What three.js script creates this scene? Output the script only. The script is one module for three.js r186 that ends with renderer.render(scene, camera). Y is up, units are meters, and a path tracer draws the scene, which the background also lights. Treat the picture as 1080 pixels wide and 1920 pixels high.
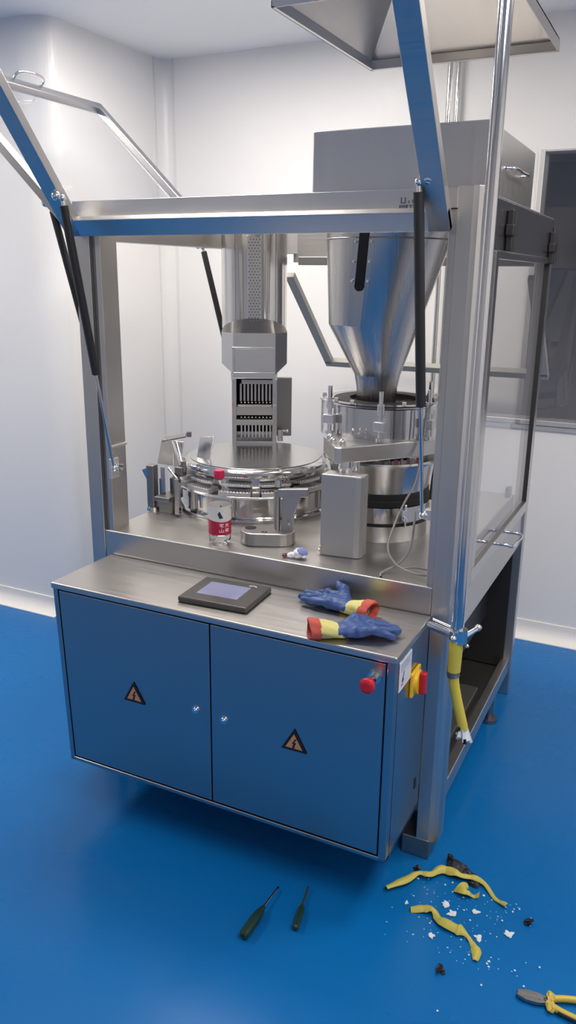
import * as THREE from 'three';
import { RoundedBoxGeometry } from 'three/addons/geometries/RoundedBoxGeometry.js';
import { mergeGeometries, mergeVertices, toCreasedNormals } from 'three/addons/utils/BufferGeometryUtils.js';
import { MarchingCubes } from 'three/addons/objects/MarchingCubes.js';
import { RectAreaLightUniformsLib } from 'three/addons/lights/RectAreaLightUniformsLib.js';

// ---------------------------------------------------------------- camera, light, exposure
const scene = new THREE.Scene();
scene.background = new THREE.Color(0x05070a);
const camera = new THREE.PerspectiveCamera(64.73, 1080 / 1920, 0.05, 60);
camera.position.set(1.4844, 1.5372, 1.5854);
camera.rotation.order = 'YXZ';
camera.rotation.set(-0.2848, 0.4542, 0.0119);
camera.updateMatrixWorld(true);
const renderer = new THREE.WebGLRenderer({ antialias: true });
renderer.toneMapping = THREE.LinearToneMapping;
renderer.toneMappingExposure = 1.1;
renderer.shadowMap.enabled = true;
RectAreaLightUniformsLib.init();
const CEIL = 2.48;
const LAMPS = [ // x, z, width (x), depth (z), strength
  [-0.10, -0.78, 0.6, 0.6, 24.0],
  [1.90, 0.90, 0.6, 1.2, 7.5],
  [-1.75, 0.35, 0.6, 1.2, 10.5],
  [1.9, -0.75, 0.6, 0.6, 14.0],
];
const LAMP_COLOR = new THREE.Color().setRGB(1.0, 0.93, 0.85);

// ---------------------------------------------------------------- helpers
let seed = 7;
const rnd = () => { seed = (seed * 1664525 + 1013904223) >>> 0; return seed / 4294967296; };
const V = (x, y, z) => new THREE.Vector3(x, y, z);
const counts = {};
const numbered = n => { const k = counts[n] = (counts[n] ?? -1) + 1; return k ? `${n}_${String(k).padStart(3, '0')}` : n; };
const offsets = new Map();
function thing(name, label, category, pos = [0, 0, 0], turn = 0, group) {
  const o = new THREE.Group(); o.name = numbered(name); scene.add(o);
  o.position.set(...pos); o.rotation.y = turn;
  o.userData = { label, category }; if (group) o.userData.group = group;
  offsets.set(o, turn === 0 ? V(...pos) : V(0, 0, 0));
  return o;
}
// a thing whose parts are modelled about its own base
function local(name, label, category, pos, turn = 0, group) {
  const o = thing(name, label, category, pos, turn, group); offsets.set(o, V(0, 0, 0)); return o;
}
function triUV(g) { // uv in metres, projected along the dominant normal
  g = g.index ? g.toNonIndexed() : g;
  const p = g.attributes.position, n = g.attributes.normal, uv = new Float32Array(p.count * 2);
  for (let i = 0; i < p.count; i++) {
    const k = i - i % 3; let nx = 0, ny = 0, nz = 0;
    for (let j = 0; j < 3; j++) { nx += n.getX(k + j); ny += n.getY(k + j); nz += n.getZ(k + j); }
    nx = Math.abs(nx); ny = Math.abs(ny); nz = Math.abs(nz);
    const x = p.getX(i), y = p.getY(i), z = p.getZ(i);
    if (nx >= ny && nx >= nz) { uv[2 * i] = z; uv[2 * i + 1] = y; }
    else if (ny >= nz) { uv[2 * i] = x; uv[2 * i + 1] = z; }
    else { uv[2 * i] = x; uv[2 * i + 1] = y; }
  }
  g.setAttribute('uv', new THREE.BufferAttribute(uv, 2));
  return g;
}
function clean(g) {
  g = g.index ? g.toNonIndexed() : g.clone();
  for (const k of Object.keys(g.attributes)) if (!['position', 'normal', 'uv', 'color'].includes(k)) g.deleteAttribute(k);
  if (!g.attributes.normal) g.computeVertexNormals();
  if (!g.attributes.uv) g.setAttribute('uv', new THREE.BufferAttribute(new Float32Array(g.attributes.position.count * 2), 2));
  return g;
}
const merge = a => { a = a.map(clean); const hc = a.some(g => g.attributes.color); if (hc) for (const g of a) if (!g.attributes.color) g.setAttribute('color', new THREE.BufferAttribute(new Float32Array(g.attributes.position.count * 3).fill(1), 3)); return mergeGeometries(a); };
function part(name, g, mat, parent, extra) {
  if (Array.isArray(g)) g = merge(g);
  g = clean(g);
  let top = parent; while (top && !offsets.has(top)) top = top.parent;
  const off = top ? offsets.get(top) : V(0, 0, 0);
  if (off.lengthSq()) g.translate(-off.x, -off.y, -off.z);
  const m = new THREE.Mesh(g, mat); m.name = name;
  m.castShadow = true; m.receiveShadow = true;
  if (extra) Object.assign(m.userData, extra);
  parent.add(m); return m;
}
function struct(name, g, mat, parent) {
  if (Array.isArray(g)) g = merge(g);
  const m = new THREE.Mesh(clean(g), mat); m.name = parent ? name : numbered(name); m.castShadow = m.receiveShadow = true;
  if (!parent) m.userData.kind = 'structure';
  (parent ?? scene).add(m); return m;
}
function single(name, label, category, g, mat, group) { // a thing that is one mesh, origin at its base
  if (Array.isArray(g)) g = merge(g);
  g = clean(g); g.computeBoundingBox(); const b = g.boundingBox, c = b.getCenter(V(0, 0, 0));
  g.translate(-c.x, -b.min.y, -c.z);
  const m = new THREE.Mesh(g, mat); m.name = numbered(name); m.position.set(c.x, b.min.y, c.z);
  m.castShadow = m.receiveShadow = true; m.userData = { label, category }; if (group) m.userData.group = group;
  scene.add(m); return m;
}
// box from min/max corners with rounded edges
function box(x0, x1, y0, y1, z0, z1, r = 0.002, seg = 2) {
  const w = x1 - x0, h = y1 - y0, d = z1 - z0;
  const g = r > 0 ? new RoundedBoxGeometry(w, h, d, seg, Math.min(r, w / 2.01, h / 2.01, d / 2.01)) : new THREE.BoxGeometry(w, h, d);
  g.translate((x0 + x1) / 2, (y0 + y1) / 2, (z0 + z1) / 2);
  return triUV(g);
}
// box bar between two points; w across (perpendicular in `side`), t thick
function bar(a, b, w, t, side = V(1, 0, 0), r = 0.002) {
  const d = b.clone().sub(a), L = d.length(); d.normalize();
  const s = side.clone().sub(d.clone().multiplyScalar(side.dot(d))).normalize(), n = d.clone().cross(s);
  const g = triUV(new RoundedBoxGeometry(w, L, t, 2, Math.min(r, w / 2.01, t / 2.01)));
  const m = new THREE.Matrix4().makeBasis(s, d, n.clone().negate()); if (m.determinant() < 0) m.makeBasis(s, d, n);
  m.setPosition(a.clone().add(b).multiplyScalar(0.5)); g.applyMatrix4(m); return g;
}
function rod(a, b, r0, r1 = r0, seg = 20) {
  const d = b.clone().sub(a), L = d.length();
  const g = new THREE.CylinderGeometry(r1, r0, L, seg); g.translate(0, L / 2, 0);
  g.applyQuaternion(new THREE.Quaternion().setFromUnitVectors(V(0, 1, 0), d.normalize())); g.translate(a.x, a.y, a.z); return g;
}
function cyl(x, y0, y1, z, r0, r1 = r0, seg = 48) { return rod(V(x, y0, z), V(x, y1, z), r0, r1, seg); }
function lathe(pts, x, y, z, seg = 72, crease = 0.5) {
  const g = new THREE.LatheGeometry(pts.map(p => new THREE.Vector2(p[0], p[1])), seg); g.translate(x, y, z);
  return crease ? toCreasedNormals(g, crease) : g;
}
const ball = (x, y, z, r) => new THREE.SphereGeometry(r, 20, 14).translate(x, y, z);
function tube(pts, r, seg = 60, rs = 10) { return new THREE.TubeGeometry(new THREE.CatmullRomCurve3(pts.map(p => V(...p))), seg, r, rs); }
function prismY(pts, y0, y1, bevel = 0.002) { // polygon in x,z extruded upward
  const s = new THREE.Shape(pts.map(p => new THREE.Vector2(p[0], -p[1])));
  const g = new THREE.ExtrudeGeometry(s, { depth: y1 - y0 - 2 * bevel, bevelEnabled: bevel > 0, bevelSize: bevel, bevelThickness: bevel, bevelOffset: -bevel, bevelSegments: 2, curveSegments: 24 });
  g.rotateX(-Math.PI / 2); g.translate(0, y0 + bevel, 0); return triUV(g);
}
function flat(g, c) { // vertex colour
  g = clean(g); const n = g.attributes.position.count, a = new Float32Array(n * 3); for (let i = 0; i < n; i++) { a[3 * i] = c[0]; a[3 * i + 1] = c[1]; a[3 * i + 2] = c[2]; }
  g.setAttribute('color', new THREE.BufferAttribute(a, 3)); return g;
}

// ---------------------------------------------------------------- textures
function hash2(x, y) { const s = Math.sin(x * 127.1 + y * 311.7) * 43758.5453; return s - Math.floor(s); }
function noise2(x, y, px, py) { // periodic value noise
  const xi = Math.floor(x), yi = Math.floor(y), f = t => t * t * (3 - 2 * t), u = f(x - xi), v = f(y - yi);
  const h = (a, b) => hash2(((a % px) + px) % px, ((b % py) + py) % py);
  return (h(xi, yi) * (1 - u) + h(xi + 1, yi) * u) * (1 - v) + (h(xi, yi + 1) * (1 - u) + h(xi + 1, yi + 1) * u) * v;
}
function tex(size, fn, srgb = false, rep = 1) {
  const d = new Uint8Array(size * size * 4);
  for (let j = 0; j < size; j++) for (let i = 0; i < size; i++) {
    const c = fn(i / size, j / size), k = 4 * (j * size + i);
    for (let q = 0; q < 3; q++) d[k + q] = Math.max(0, Math.min(255, 255 * (Array.isArray(c) ? c[q] : c))); d[k + 3] = 255;
  }
  const t = new THREE.DataTexture(d, size, size); t.wrapS = t.wrapT = THREE.RepeatWrapping; t.magFilter = THREE.LinearFilter; t.minFilter = THREE.LinearMipmapLinearFilter; t.generateMipmaps = true;
  if (srgb) t.colorSpace = THREE.SRGBColorSpace; t.repeat.set(rep, rep); t.needsUpdate = true; return t;
}
const streak = (u, v) => 0.5 * noise2(u * 256, v * 4, 256, 4) + 0.3 * noise2(u * 90, v * 3, 90, 3) + 0.2 * noise2(u * 24, v * 5, 24, 5);
const brushV = tex(512, (u, v) => 0.72 + 0.28 * streak(u, v), false, 2.0);
const brushH = tex(512, (u, v) => 0.72 + 0.28 * streak(v, u), false, 2.0);
const bumpV = tex(512, (u, v) => streak(u, v), false, 2.0);
const bumpH = tex(512, (u, v) => streak(v, u), false, 2.0);
const blot = (u, v) => 0.5 * noise2(u * 4, v * 4, 4, 4) + 0.3 * noise2(u * 11, v * 11, 11, 11) + 0.2 * noise2(u * 37, v * 37, 37, 37);
const blotTex = tex(256, (u, v) => 0.55 + 0.45 * blot(u, v), false, 1.0);
const knit = tex(128, (u, v) => 0.5 + 0.5 * Math.sin(u * 2 * Math.PI * 16) * Math.sin(v * 2 * Math.PI * 16), false, 1);

// ---------------------------------------------------------------- materials
const std = o => new THREE.MeshStandardMaterial(o), phy = o => new THREE.MeshPhysicalMaterial(o);
const rgb = (r, g, b) => new THREE.Color().setRGB(r, g, b);
const M = {
  wall: std({ color: rgb(0.80, 0.79, 0.785), roughness: 0.55, roughnessMap: blotTex }),
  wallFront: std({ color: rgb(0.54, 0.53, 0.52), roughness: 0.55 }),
  wallSeam: std({ color: rgb(0.73, 0.72, 0.72), roughness: 0.6 }),
  cove: std({ color: rgb(0.80, 0.79, 0.78), roughness: 0.35 }),
  ceiling: std({ color: rgb(0.92, 0.92, 0.92), roughness: 0.6 }),
  base: std({ color: rgb(0.85, 0.83, 0.80), roughness: 0.4 }),
  floor: phy({ color: rgb(0.003, 0.142, 0.43), roughness: 0.36, roughnessMap: blotTex, specularIntensity: 0.55 }),
  steelV: std({ color: rgb(0.60, 0.578, 0.555), metalness: 1, roughness: 0.42, roughnessMap: brushV, bumpMap: bumpV, bumpScale: 0.00006 }),
  steelH: std({ color: rgb(0.60, 0.578, 0.555), metalness: 1, roughness: 0.42, roughnessMap: brushH, bumpMap: bumpH, bumpScale: 0.00006 }),
  steelSatin: std({ color: rgb(0.60, 0.59, 0.585), metalness: 1, roughness: 0.28, roughnessMap: brushV }),
  steelDark: std({ color: rgb(0.30, 0.295, 0.29), metalness: 1, roughness: 0.4 }),
  mirror: std({ color: rgb(0.66, 0.65, 0.645), metalness: 1, roughness: 0.12 }),
  chrome: std({ color: rgb(0.78, 0.77, 0.77), metalness: 1, roughness: 0.07 }),
  alu: std({ color: rgb(0.72, 0.71, 0.71), metalness: 0.85, roughness: 0.45 }),
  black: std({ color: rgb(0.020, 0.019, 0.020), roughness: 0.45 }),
  rubber: std({ color: rgb(0.012, 0.012, 0.013), roughness: 0.75 }),
  darkHole: std({ color: rgb(0.015, 0.015, 0.016), roughness: 0.9 }),
  glass: phy({ color: 0xffffff, roughness: 0.01, metalness: 0, transmission: 1, thickness: 0, ior: 1.5 }),
  tint: phy({ color: rgb(0.86, 0.90, 0.90), roughness: 0.01, transmission: 1, thickness: 0, ior: 1.5 }),
  acrylic: phy({ color: rgb(0.97, 0.97, 0.98), roughness: 0.03, transmission: 1, thickness: 0, ior: 1.49 }),
  pet: phy({ color: 0xffffff, roughness: 0.04, transmission: 1, thickness: 0, ior: 1.5 }),
  water: phy({ color: 0xffffff, roughness: 0.0, transmission: 1, thickness: 0.05, ior: 1.33 }),
  pink: std({ color: rgb(0.62, 0.02, 0.10), roughness: 0.35 }),
  white: std({ color: rgb(0.82, 0.82, 0.82), roughness: 0.5 }),
  paint: std({ color: 0xffffff, vertexColors: true, roughness: 0.5 }),
  red: std({ color: rgb(0.55, 0.015, 0.03), roughness: 0.3 }),
  yellow: std({ color: rgb(0.85, 0.50, 0.02), roughness: 0.35 }),
  tape: std({ color: rgb(0.62, 0.52, 0.07), roughness: 0.42 }),
  tapeScrap: std({ color: rgb(0.56, 0.48, 0.09), roughness: 0.45, side: THREE.DoubleSide }),
  blackScrap: std({ color: rgb(0.012, 0.012, 0.02), roughness: 0.5, side: THREE.DoubleSide }),
  flake: std({ color: rgb(0.75, 0.79, 0.82), roughness: 0.8, side: THREE.DoubleSide }),
  gloveBlue: std({ color: rgb(0.030, 0.075, 0.24), roughness: 0.5 }),
  gloveYellow: std({ color: rgb(0.62, 0.58, 0.22), roughness: 0.85, bumpMap: knit, bumpScale: 0.0006 }),
  gloveRed: std({ color: rgb(0.50, 0.09, 0.07), roughness: 0.85, side: THREE.DoubleSide }),
  gloveIn: std({ color: rgb(0.10, 0.03, 0.02), roughness: 0.9 }),
  handleGreen: std({ color: rgb(0.015, 0.045, 0.03), roughness: 0.3 }),
  screen: std({ color: rgb(0.12, 0.12, 0.18), roughness: 0.12, emissive: rgb(0.13, 0.135, 0.22), emissiveIntensity: 1.0 }),
  bezel: std({ color: rgb(0.075, 0.07, 0.068), roughness: 0.3 }),
  pvc: std({ color: rgb(0.45, 0.46, 0.48), roughness: 0.4 }),
  cable: std({ color: rgb(0.30, 0.29, 0.28), roughness: 0.5 }),
  pliersYellow: std({ color: rgb(0.58, 0.44, 0.07), roughness: 0.35 }),
  lampFace: std({ color: 0xffffff, emissive: LAMP_COLOR, emissiveIntensity: 3.0 }),
  lampFrame: std({ color: rgb(0.85, 0.85, 0.85), roughness: 0.4 }),
  darkRoom: std({ color: rgb(0.55, 0.57, 0.66), roughness: 0.8 }),
  film: std({ color: rgb(0.72, 0.72, 0.80), roughness: 0.35, side: THREE.DoubleSide }),
  filmBlue: std({ color: rgb(0.22, 0.25, 0.58), roughness: 0.4, side: THREE.DoubleSide }),
  filmRed: std({ color: rgb(0.14, 0.02, 0.05), roughness: 0.4, side: THREE.DoubleSide }),
};
M.satinGrey = std({ color: rgb(.50, .49, .485), metalness: 0.9, roughness: 0.5 });
M.satinMid = std({ color: rgb(.46, .445, .44), metalness: 1, roughness: 0.33 });
M.perf = std({ color: rgb(0.62, 0.61, 0.60), metalness: 1, roughness: 0.3 });

// ================================================================ the room
const ZB = -1.871, ZA = -1.098, XI = -0.82, XO = -0.95, XR = 3.0, XL = -3.2, ZF = 2.5, TH = 0.08;
struct('floor', triUV(box(XL - .1, XR + .1, -0.12, 0, ZB - .1, ZF + .1, 0)), M.floor);
struct('ceiling', triUV(box(XL - .1, XR + .1, CEIL, CEIL + .1, ZB - .1, ZF + .1, 0)), M.ceiling);
const WX0 = 0.86, WX1 = 2.3, WY0 = 0.95, WY1 = 2.012;
struct('wall_back', [box(XI - .3, WX0, 0, CEIL, ZB - TH, ZB, 0), box(WX1, XR + .1, 0, CEIL, ZB - TH, ZB, 0), box(WX0, WX1, 0, WY0, ZB - TH, ZB, 0), box(WX0, WX1, WY1, CEIL, ZB - TH, ZB, 0)], M.wall);
// near wall on the left with its rounded outer corner and the side of the step
struct('wall_left', [box(XL - .1, XO - .07, 0, CEIL, ZA - TH, ZA, 0), box(XI - TH - .06, XI - .06, 0, CEIL, ZB - .02, ZA - .07, 0)], M.wall);
{
  // outer corner: quarter round from (XO-.07, ZA) to (XI-.06, ZA-.07)
  const pts = [], rx = (XI - .06) - (XO - .07), rz = .07, cx = XO - .07, cz = ZA - .07;
  for (let i = 0; i <= 12; i++) { const a = i / 12 * Math.PI / 2; pts.push([cx + rx * Math.sin(a), cz + rz * Math.cos(a)]); }
  pts.push([cx, cz]); struct('trim_1', prismY(pts, 0, CEIL, 0), M.cove);
  // inner corner cove
  const q = [], R = .055, ix = XI - .06, iz = ZB; q.push([ix, iz]);
  for (let i = 0; i <= 10; i++) { const a = i / 10 * Math.PI / 2; q.push([ix + R - R * Math.sin(a), iz + R - R * Math.cos(a)]); }
  q.reverse(); struct('trim_2', prismY(q, 0, CEIL, 0), M.cove);
  struct('trim_3', [box(ix + R, ix + R + .012, 0, CEIL, ZB, ZB + .003, 0), box(ix, ix + .003, 0, CEIL, ZB + R, ZB + R + .012, 0)], M.wallSeam);
}
struct('wall_right', box(XR, XR + TH, 0, CEIL, ZB - .1, ZF + .1, 0), M.wall);
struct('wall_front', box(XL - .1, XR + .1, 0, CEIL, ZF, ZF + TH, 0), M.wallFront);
struct('wall_far_left', box(XL - TH, XL, 0, CEIL, ZA - .1, ZF + .1, 0), M.wall);
function coveBase(x0, x1, z) { // coved white skirting running along x
  const s = new THREE.Shape(); s.moveTo(0, 0); s.lineTo(.052, 0); s.lineTo(.052, .004);
  for (let i = 0; i <= 8; i++) { const a = i / 8 * Math.PI / 2; s.lineTo(.052 - .046 * Math.sin(a), .058 - .054 * Math.cos(a)); }
  s.lineTo(.006, .078); s.lineTo(0, .078);
  const g = new THREE.ExtrudeGeometry(s, { depth: x1 - x0, bevelEnabled: false });
  g.rotateY(-Math.PI / 2); g.translate(x1, 0, z); // local x -> +z, local z -> -x
  return triUV(g);
}
struct('baseboard_back', coveBase(XI - .06, XR, ZB), M.base);
struct('baseboard_left', coveBase(XL, XO - .05, ZA), M.base);
// window to the dark room on the right
{
  const w = new THREE.Group(); w.name = 'window_1'; w.userData.kind = 'structure'; scene.add(w);
  const f = .022;
  struct('window_frame', [box(WX0, WX1, WY0, WY0 + f, ZB - TH, ZB + .012, .003), box(WX0, WX1, WY1 - .008, WY1, ZB - TH, ZB + .004, .003), box(WX0, WX0 + f, WY0, WY1, ZB - TH, ZB + .012, .003), box(WX1 - f, WX1, WY0, WY1, ZB - TH, ZB + .012, .003)], M.alu, w);
  struct('window_pane', box(WX0 + .01, WX1 - .01, WY0 + .01, WY1 - .004, ZB - .045, ZB - .039, 0), M.glass, w);
  struct('trim_4', box(WX0 - .02, WX1 + .02, WY0 - .022, WY0 - .002, ZB, ZB + .006, .002), M.alu);
  struct('wall_beyond', [box(WX0 - .6, WX1 + .6, 0, CEIL, ZB - 2.2, ZB - 2.1, 0), box(WX0 - .7, WX0 - .6, 0, CEIL, ZB - 2.2, ZB - TH, 0), box(WX1 + .6, WX1 + .7, 0, CEIL, ZB - 2.2, ZB - TH, 0), box(WX0 - .7, WX1 + .7, -.1, 0, ZB - 2.2, ZB - TH, 0), box(WX0 - .7, WX1 + .7, CEIL, CEIL + .1, ZB - 2.2, ZB - TH, 0)], M.darkRoom);
}
// ceiling lamps
const LAMP_LABELS = ['square white ceiling light panel above the turntable end of the machine', 'long white ceiling light panel above the camera side of the machine', 'long white ceiling light panel at the left of the room', 'square white ceiling light panel at the right of the machine'];
LAMPS.forEach(([x, z, w, d, k], i) => {
  const t = thing('ceiling_light', LAMP_LABELS[i], 'ceiling light', [x, CEIL - .02, z], 0, 'ceiling light panels');
  part('lamp_frame', [box(x - w / 2 - .02, x + w / 2 + .02, CEIL - .018, CEIL, z - d / 2 - .02, z - d / 2, .002), box(x - w / 2 - .02, x + w / 2 + .02, CEIL - .018, CEIL, z + d / 2, z + d / 2 + .02, .002), box(x - w / 2 - .02, x - w / 2, CEIL - .018, CEIL, z - d / 2, z + d / 2, .002), box(x + w / 2, x + w / 2 + .02, CEIL - .018, CEIL, z - d / 2, z + d / 2, .002)], M.lampFrame, t);
  part('diffuser', box(x - w / 2, x + w / 2, CEIL - .012, CEIL - .002, z - d / 2, z + d / 2, 0), M.lampFace, t);
  const L = new THREE.RectAreaLight(LAMP_COLOR, k, w, d); L.position.set(x, CEIL - .016, z); L.lookAt(x, 0, z); scene.add(L);
});

// ================================================================ the machine
const T = 0.7927, ZP = -0.264, YT0 = 1.655, YT1 = 1.725;
const mc = thing('capsule_filling_machine', 'large stainless steel capsule filling machine with raised glass doors, hopper and turntable', 'machine', [0.48, 0, -0.78]);
// ---- posts
const postRF = [[.985, -.264], [1.018, -.264], [1.030, -.268], [1.040, -.278], [1.044, -.30], [1.044, -.325], [.985, -.325]];
part('post', [prismY(postRF, .055, YT1 + .004, .0015)], M.steelV, mc);
part('post_foot', [box(.945, 1.022, 0, .060, -.375, -.262, .003)], M.steelDark, mc);
part('post', [box(-.086, -.036, .0, YT0, -.325, -.264, .003)], M.steelV, mc);
part('post', [box(-.085, -.04, .0, YT0, -1.17, -1.12, .003)], M.steelV, mc);
part('post', [box(.985, 1.028, .0, YT0, -1.335, -1.29, .003)], M.steelV, mc);
part('gasket', [box(-.036, -.022, T - .004, YT0, -.32, -.278, .002)], M.steelDark, mc);
part('inner_post', [box(-.021, -.004, T - .002, YT0, -.345, -.270, .002)], M.steelV, mc);
part('inner_post', [box(.966, .984, T - .002, YT0, -.345, -.270, .002)], M.steelV, mc);
// ---- top beams
part('top_beam', [box(-.086, .985, YT0 + .028, YT1, -.325, -.262, .002)], M.steelH, mc);
part('beam_lip', [box(-.086, .985, YT0 - .01, YT0 + .027, -.325, -.275, .001)], M.steelH, mc);
part('top_beam', [box(-.086, -.04, YT0 - .03, YT1, -1.13, -.325, .002)], M.steelH, mc);
part('top_beam', [bar(V(-.062, 1.665, -1.14), V(.10, 1.665, -1.315), .045, .10, V(1, 0, 0))], M.steelH, mc);
part('top_beam', [box(.09, 1.028, 1.585, 1.70, -1.335, -1.29, .002)], M.steelH, mc);
part('beam_strip', [box(.12, .98, 1.575, 1.605, -1.288, -1.27, .002)], M.steelDark, mc);
part('top_beam', [box(.99, 1.026, 1.585, YT1, -1.30, -.325, .002)], M.steelH, mc);
// beam lettering (worn, only strokes left)
{
  const s = [], y = 1.694, z = -.2612, st = (x, yy, w, h) => s.push(box(x, x + w, yy, yy + h, z - .0008, z + .0006, 0));
  const U = (x, yy, w, h) => { st(x, yy, .0022, h); st(x + w, yy, .0022, h); st(x, yy, w, .0022); };
  const E3 = (x, yy, w, h) => { st(x, yy, .002, h); st(x, yy, w, .002); st(x, yy + h / 2, w, .002); st(x, yy + h - .002, w, .002); };
  const Tt = (x, yy, w, h) => { st(x + w / 2, yy, .0022, h); st(x, yy + h - .0022, w, .0022); };
  const Ii = (x, yy, w, h) => st(x, yy, .0022, h), H = (x, yy, w, h) => { st(x, yy, .002, h); st(x + w, yy, .002, h); st(x, yy + h / 2, w, .002); };
  U(.855, y + .001, .009, .013); Ii(.873, y + .001, 0, .006); Ii(.882, y + .001, 0, .008); Tt(.898, y + .001, .008, .012); Tt(.909, y + .001, .008, .012);
  H(.852, y - .009, .004, .007); H(.860, y - .009, .004, .007); E3(.868, y - .009, .004, .007); Tt(.875, y - .009, .005, .007); Tt(.882, y - .009, .005, .007);
  part('lettering', s, std({ color: rgb(0.10, 0.10, 0.10), roughness: 0.7 }), mc);
}
// ---- table, rails, lower frame
part('table_top', [box(-.036, .984, T - .105, T, -1.16, -.266, .004), box(.09, .984, T - .105, T - .0005, -1.29, -1.15, .003)], M.steelH, mc);
part('side_rail', [box(.985, 1.02, .61, .733, -1.29, -.325, .003)], M.steelH, mc);
part('lower_rail', [box(.99, 1.02, .095, .15, -1.29, -.325, .003)], M.steelH, mc);
part('lower_rail', [box(-.08, -.045, .095, .15, -1.12, -.325, .003)], M.steelH, mc);
part('lower_rail', [box(.10, .985, .095, .15, -1.33, -1.295, .003)], M.steelH, mc);
part('base_plate', [box(-.05, .99, .10, .115, -1.29, -.325, 0)], M.steelDark, mc);
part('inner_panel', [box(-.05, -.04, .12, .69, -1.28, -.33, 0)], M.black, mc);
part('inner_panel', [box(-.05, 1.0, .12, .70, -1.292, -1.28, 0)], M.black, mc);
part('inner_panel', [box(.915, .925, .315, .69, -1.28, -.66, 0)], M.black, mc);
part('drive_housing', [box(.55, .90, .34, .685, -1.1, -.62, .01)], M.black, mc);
part('oil_tray', [box(.60, .972, .116, .16, -1.0, -.36, .004)], std({ color: rgb(.06, .06, .05), roughness: .5 }), mc);
part('junction_plate', [box(.945, .95, .31, .46, -.70, -.56, .002)], M.steelSatin, mc);
part('foot', [cyl(1.005, .0, .10, -1.07, .014), cyl(1.005, 0, .014, -1.07, .03)], M.steelDark, mc);
// ---- right glass door
{
  const d = part('side_door', [box(1.018, 1.032, .740, .782, -1.278, -.47, .002), box(1.018, 1.032, 1.583, 1.60, -1.278, -.47, .002), box(1.018, 1.032, .782, 1.583, -.505, -.47, .002), box(1.018, 1.032, .782, 1.583, -1.278, -1.245, .002)], M.steelSatin, mc);
  part('gasket', [box(1.0185, 1.0328, .7795, .7835, -1.247, -.502, 0)], M.steelDark, d);
  part('gasket', [box(1.0175, 1.0335, .782, 1.583, -1.250, -1.243, 0)], M.rubber, d);
  part('glass_pane', box(1.0205, 1.0265, .780, 1.59, -1.248, -.50, 0), M.glass, d);
  for (const [z, y] of [[-.588, 1.652], [-1.252, 1.632]]) part('hinge', [box(1.03, 1.046, y - .05, y + .05, z - .018, z + .018, .004), box(1.03, 1.050, y - .014, y + .014, z - .03, z + .03, .004), cyl(1.044, y - .048, y + .048, z, .008)], M.black, d);
  part('handle', [tube([[1.03, .768, -.77], [1.062, .768, -.772], [1.078, .762, -.785], [1.079, .752, -.86], [1.076, .748, -.955], [1.062, .748, -.968], [1.03, .748, -.97]], .005, 60, 12)], M.chrome, d);
  part('catch', [box(1.0, 1.016, .846, .880, -1.055, -1.02, .003)], M.black, d);
  part('side_panel', [box(1.016, 1.028, 1.602, 1.72, -1.31, -.345, .002)], M.steelSatin, mc);
  part('side_post', [box(1.0, 1.0325, .735, 1.60, -.4685, -.33, .002)], M.steelV, mc);
}
// ---- box above the hopper
part('feed_box', [box(.567, 1.01, 1.70, 1.882, -.975, -.41, .004)], M.steelV, mc);
part('feed_box_handle', [tube([[1.01, 1.80, -.60], [1.028, 1.80, -.61], [1.03, 1.80, -.70], [1.028, 1.80, -.79], [1.01, 1.80, -.80]], .004, 40, 10)], M.chrome, mc);

// ---- hinged doors of the guard
const A1 = 51.5 * Math.PI / 180;
{ // front door, raised
  const hy = 1.64, hz = -.245, dir = V(0, Math.sin(A1), Math.cos(A1)), P = (x, s, o = 0) => V(x, hy, hz).addScaledVector(dir, s).addScaledVector(V(0, Math.cos(A1), -Math.sin(A1)), o), L = .80;
  const d = part('front_door', [bar(P(-.06, .0), P(-.06, L), .05, .026), bar(P(.955, .0), P(.955, L), .05, .026), bar(P(-.085, L - .025), P(.98, L - .025), .026, .05, dir.clone().cross(V(1, 0, 0))), bar(P(-.085, .025, -.004), P(.98, .025, -.004), .018, .05, dir.clone().cross(V(1, 0, 0)))], M.steelH, mc);
  for (const x of [.12, .80]) part('hinge', [rod(V(x - .03, hy + .004, hz - .012), V(x + .03, hy + .004, hz - .012), .006)], M.chrome, d);
  const g = new THREE.BoxGeometry(.98, L - .07, .005); const m = new THREE.Matrix4().makeBasis(V(1, 0, 0), dir, V(1, 0, 0).cross(dir)); m.setPosition(P(.4475, L / 2)); g.applyMatrix4(m);
  part('glass_pane', g, M.glass, d);
}
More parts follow.
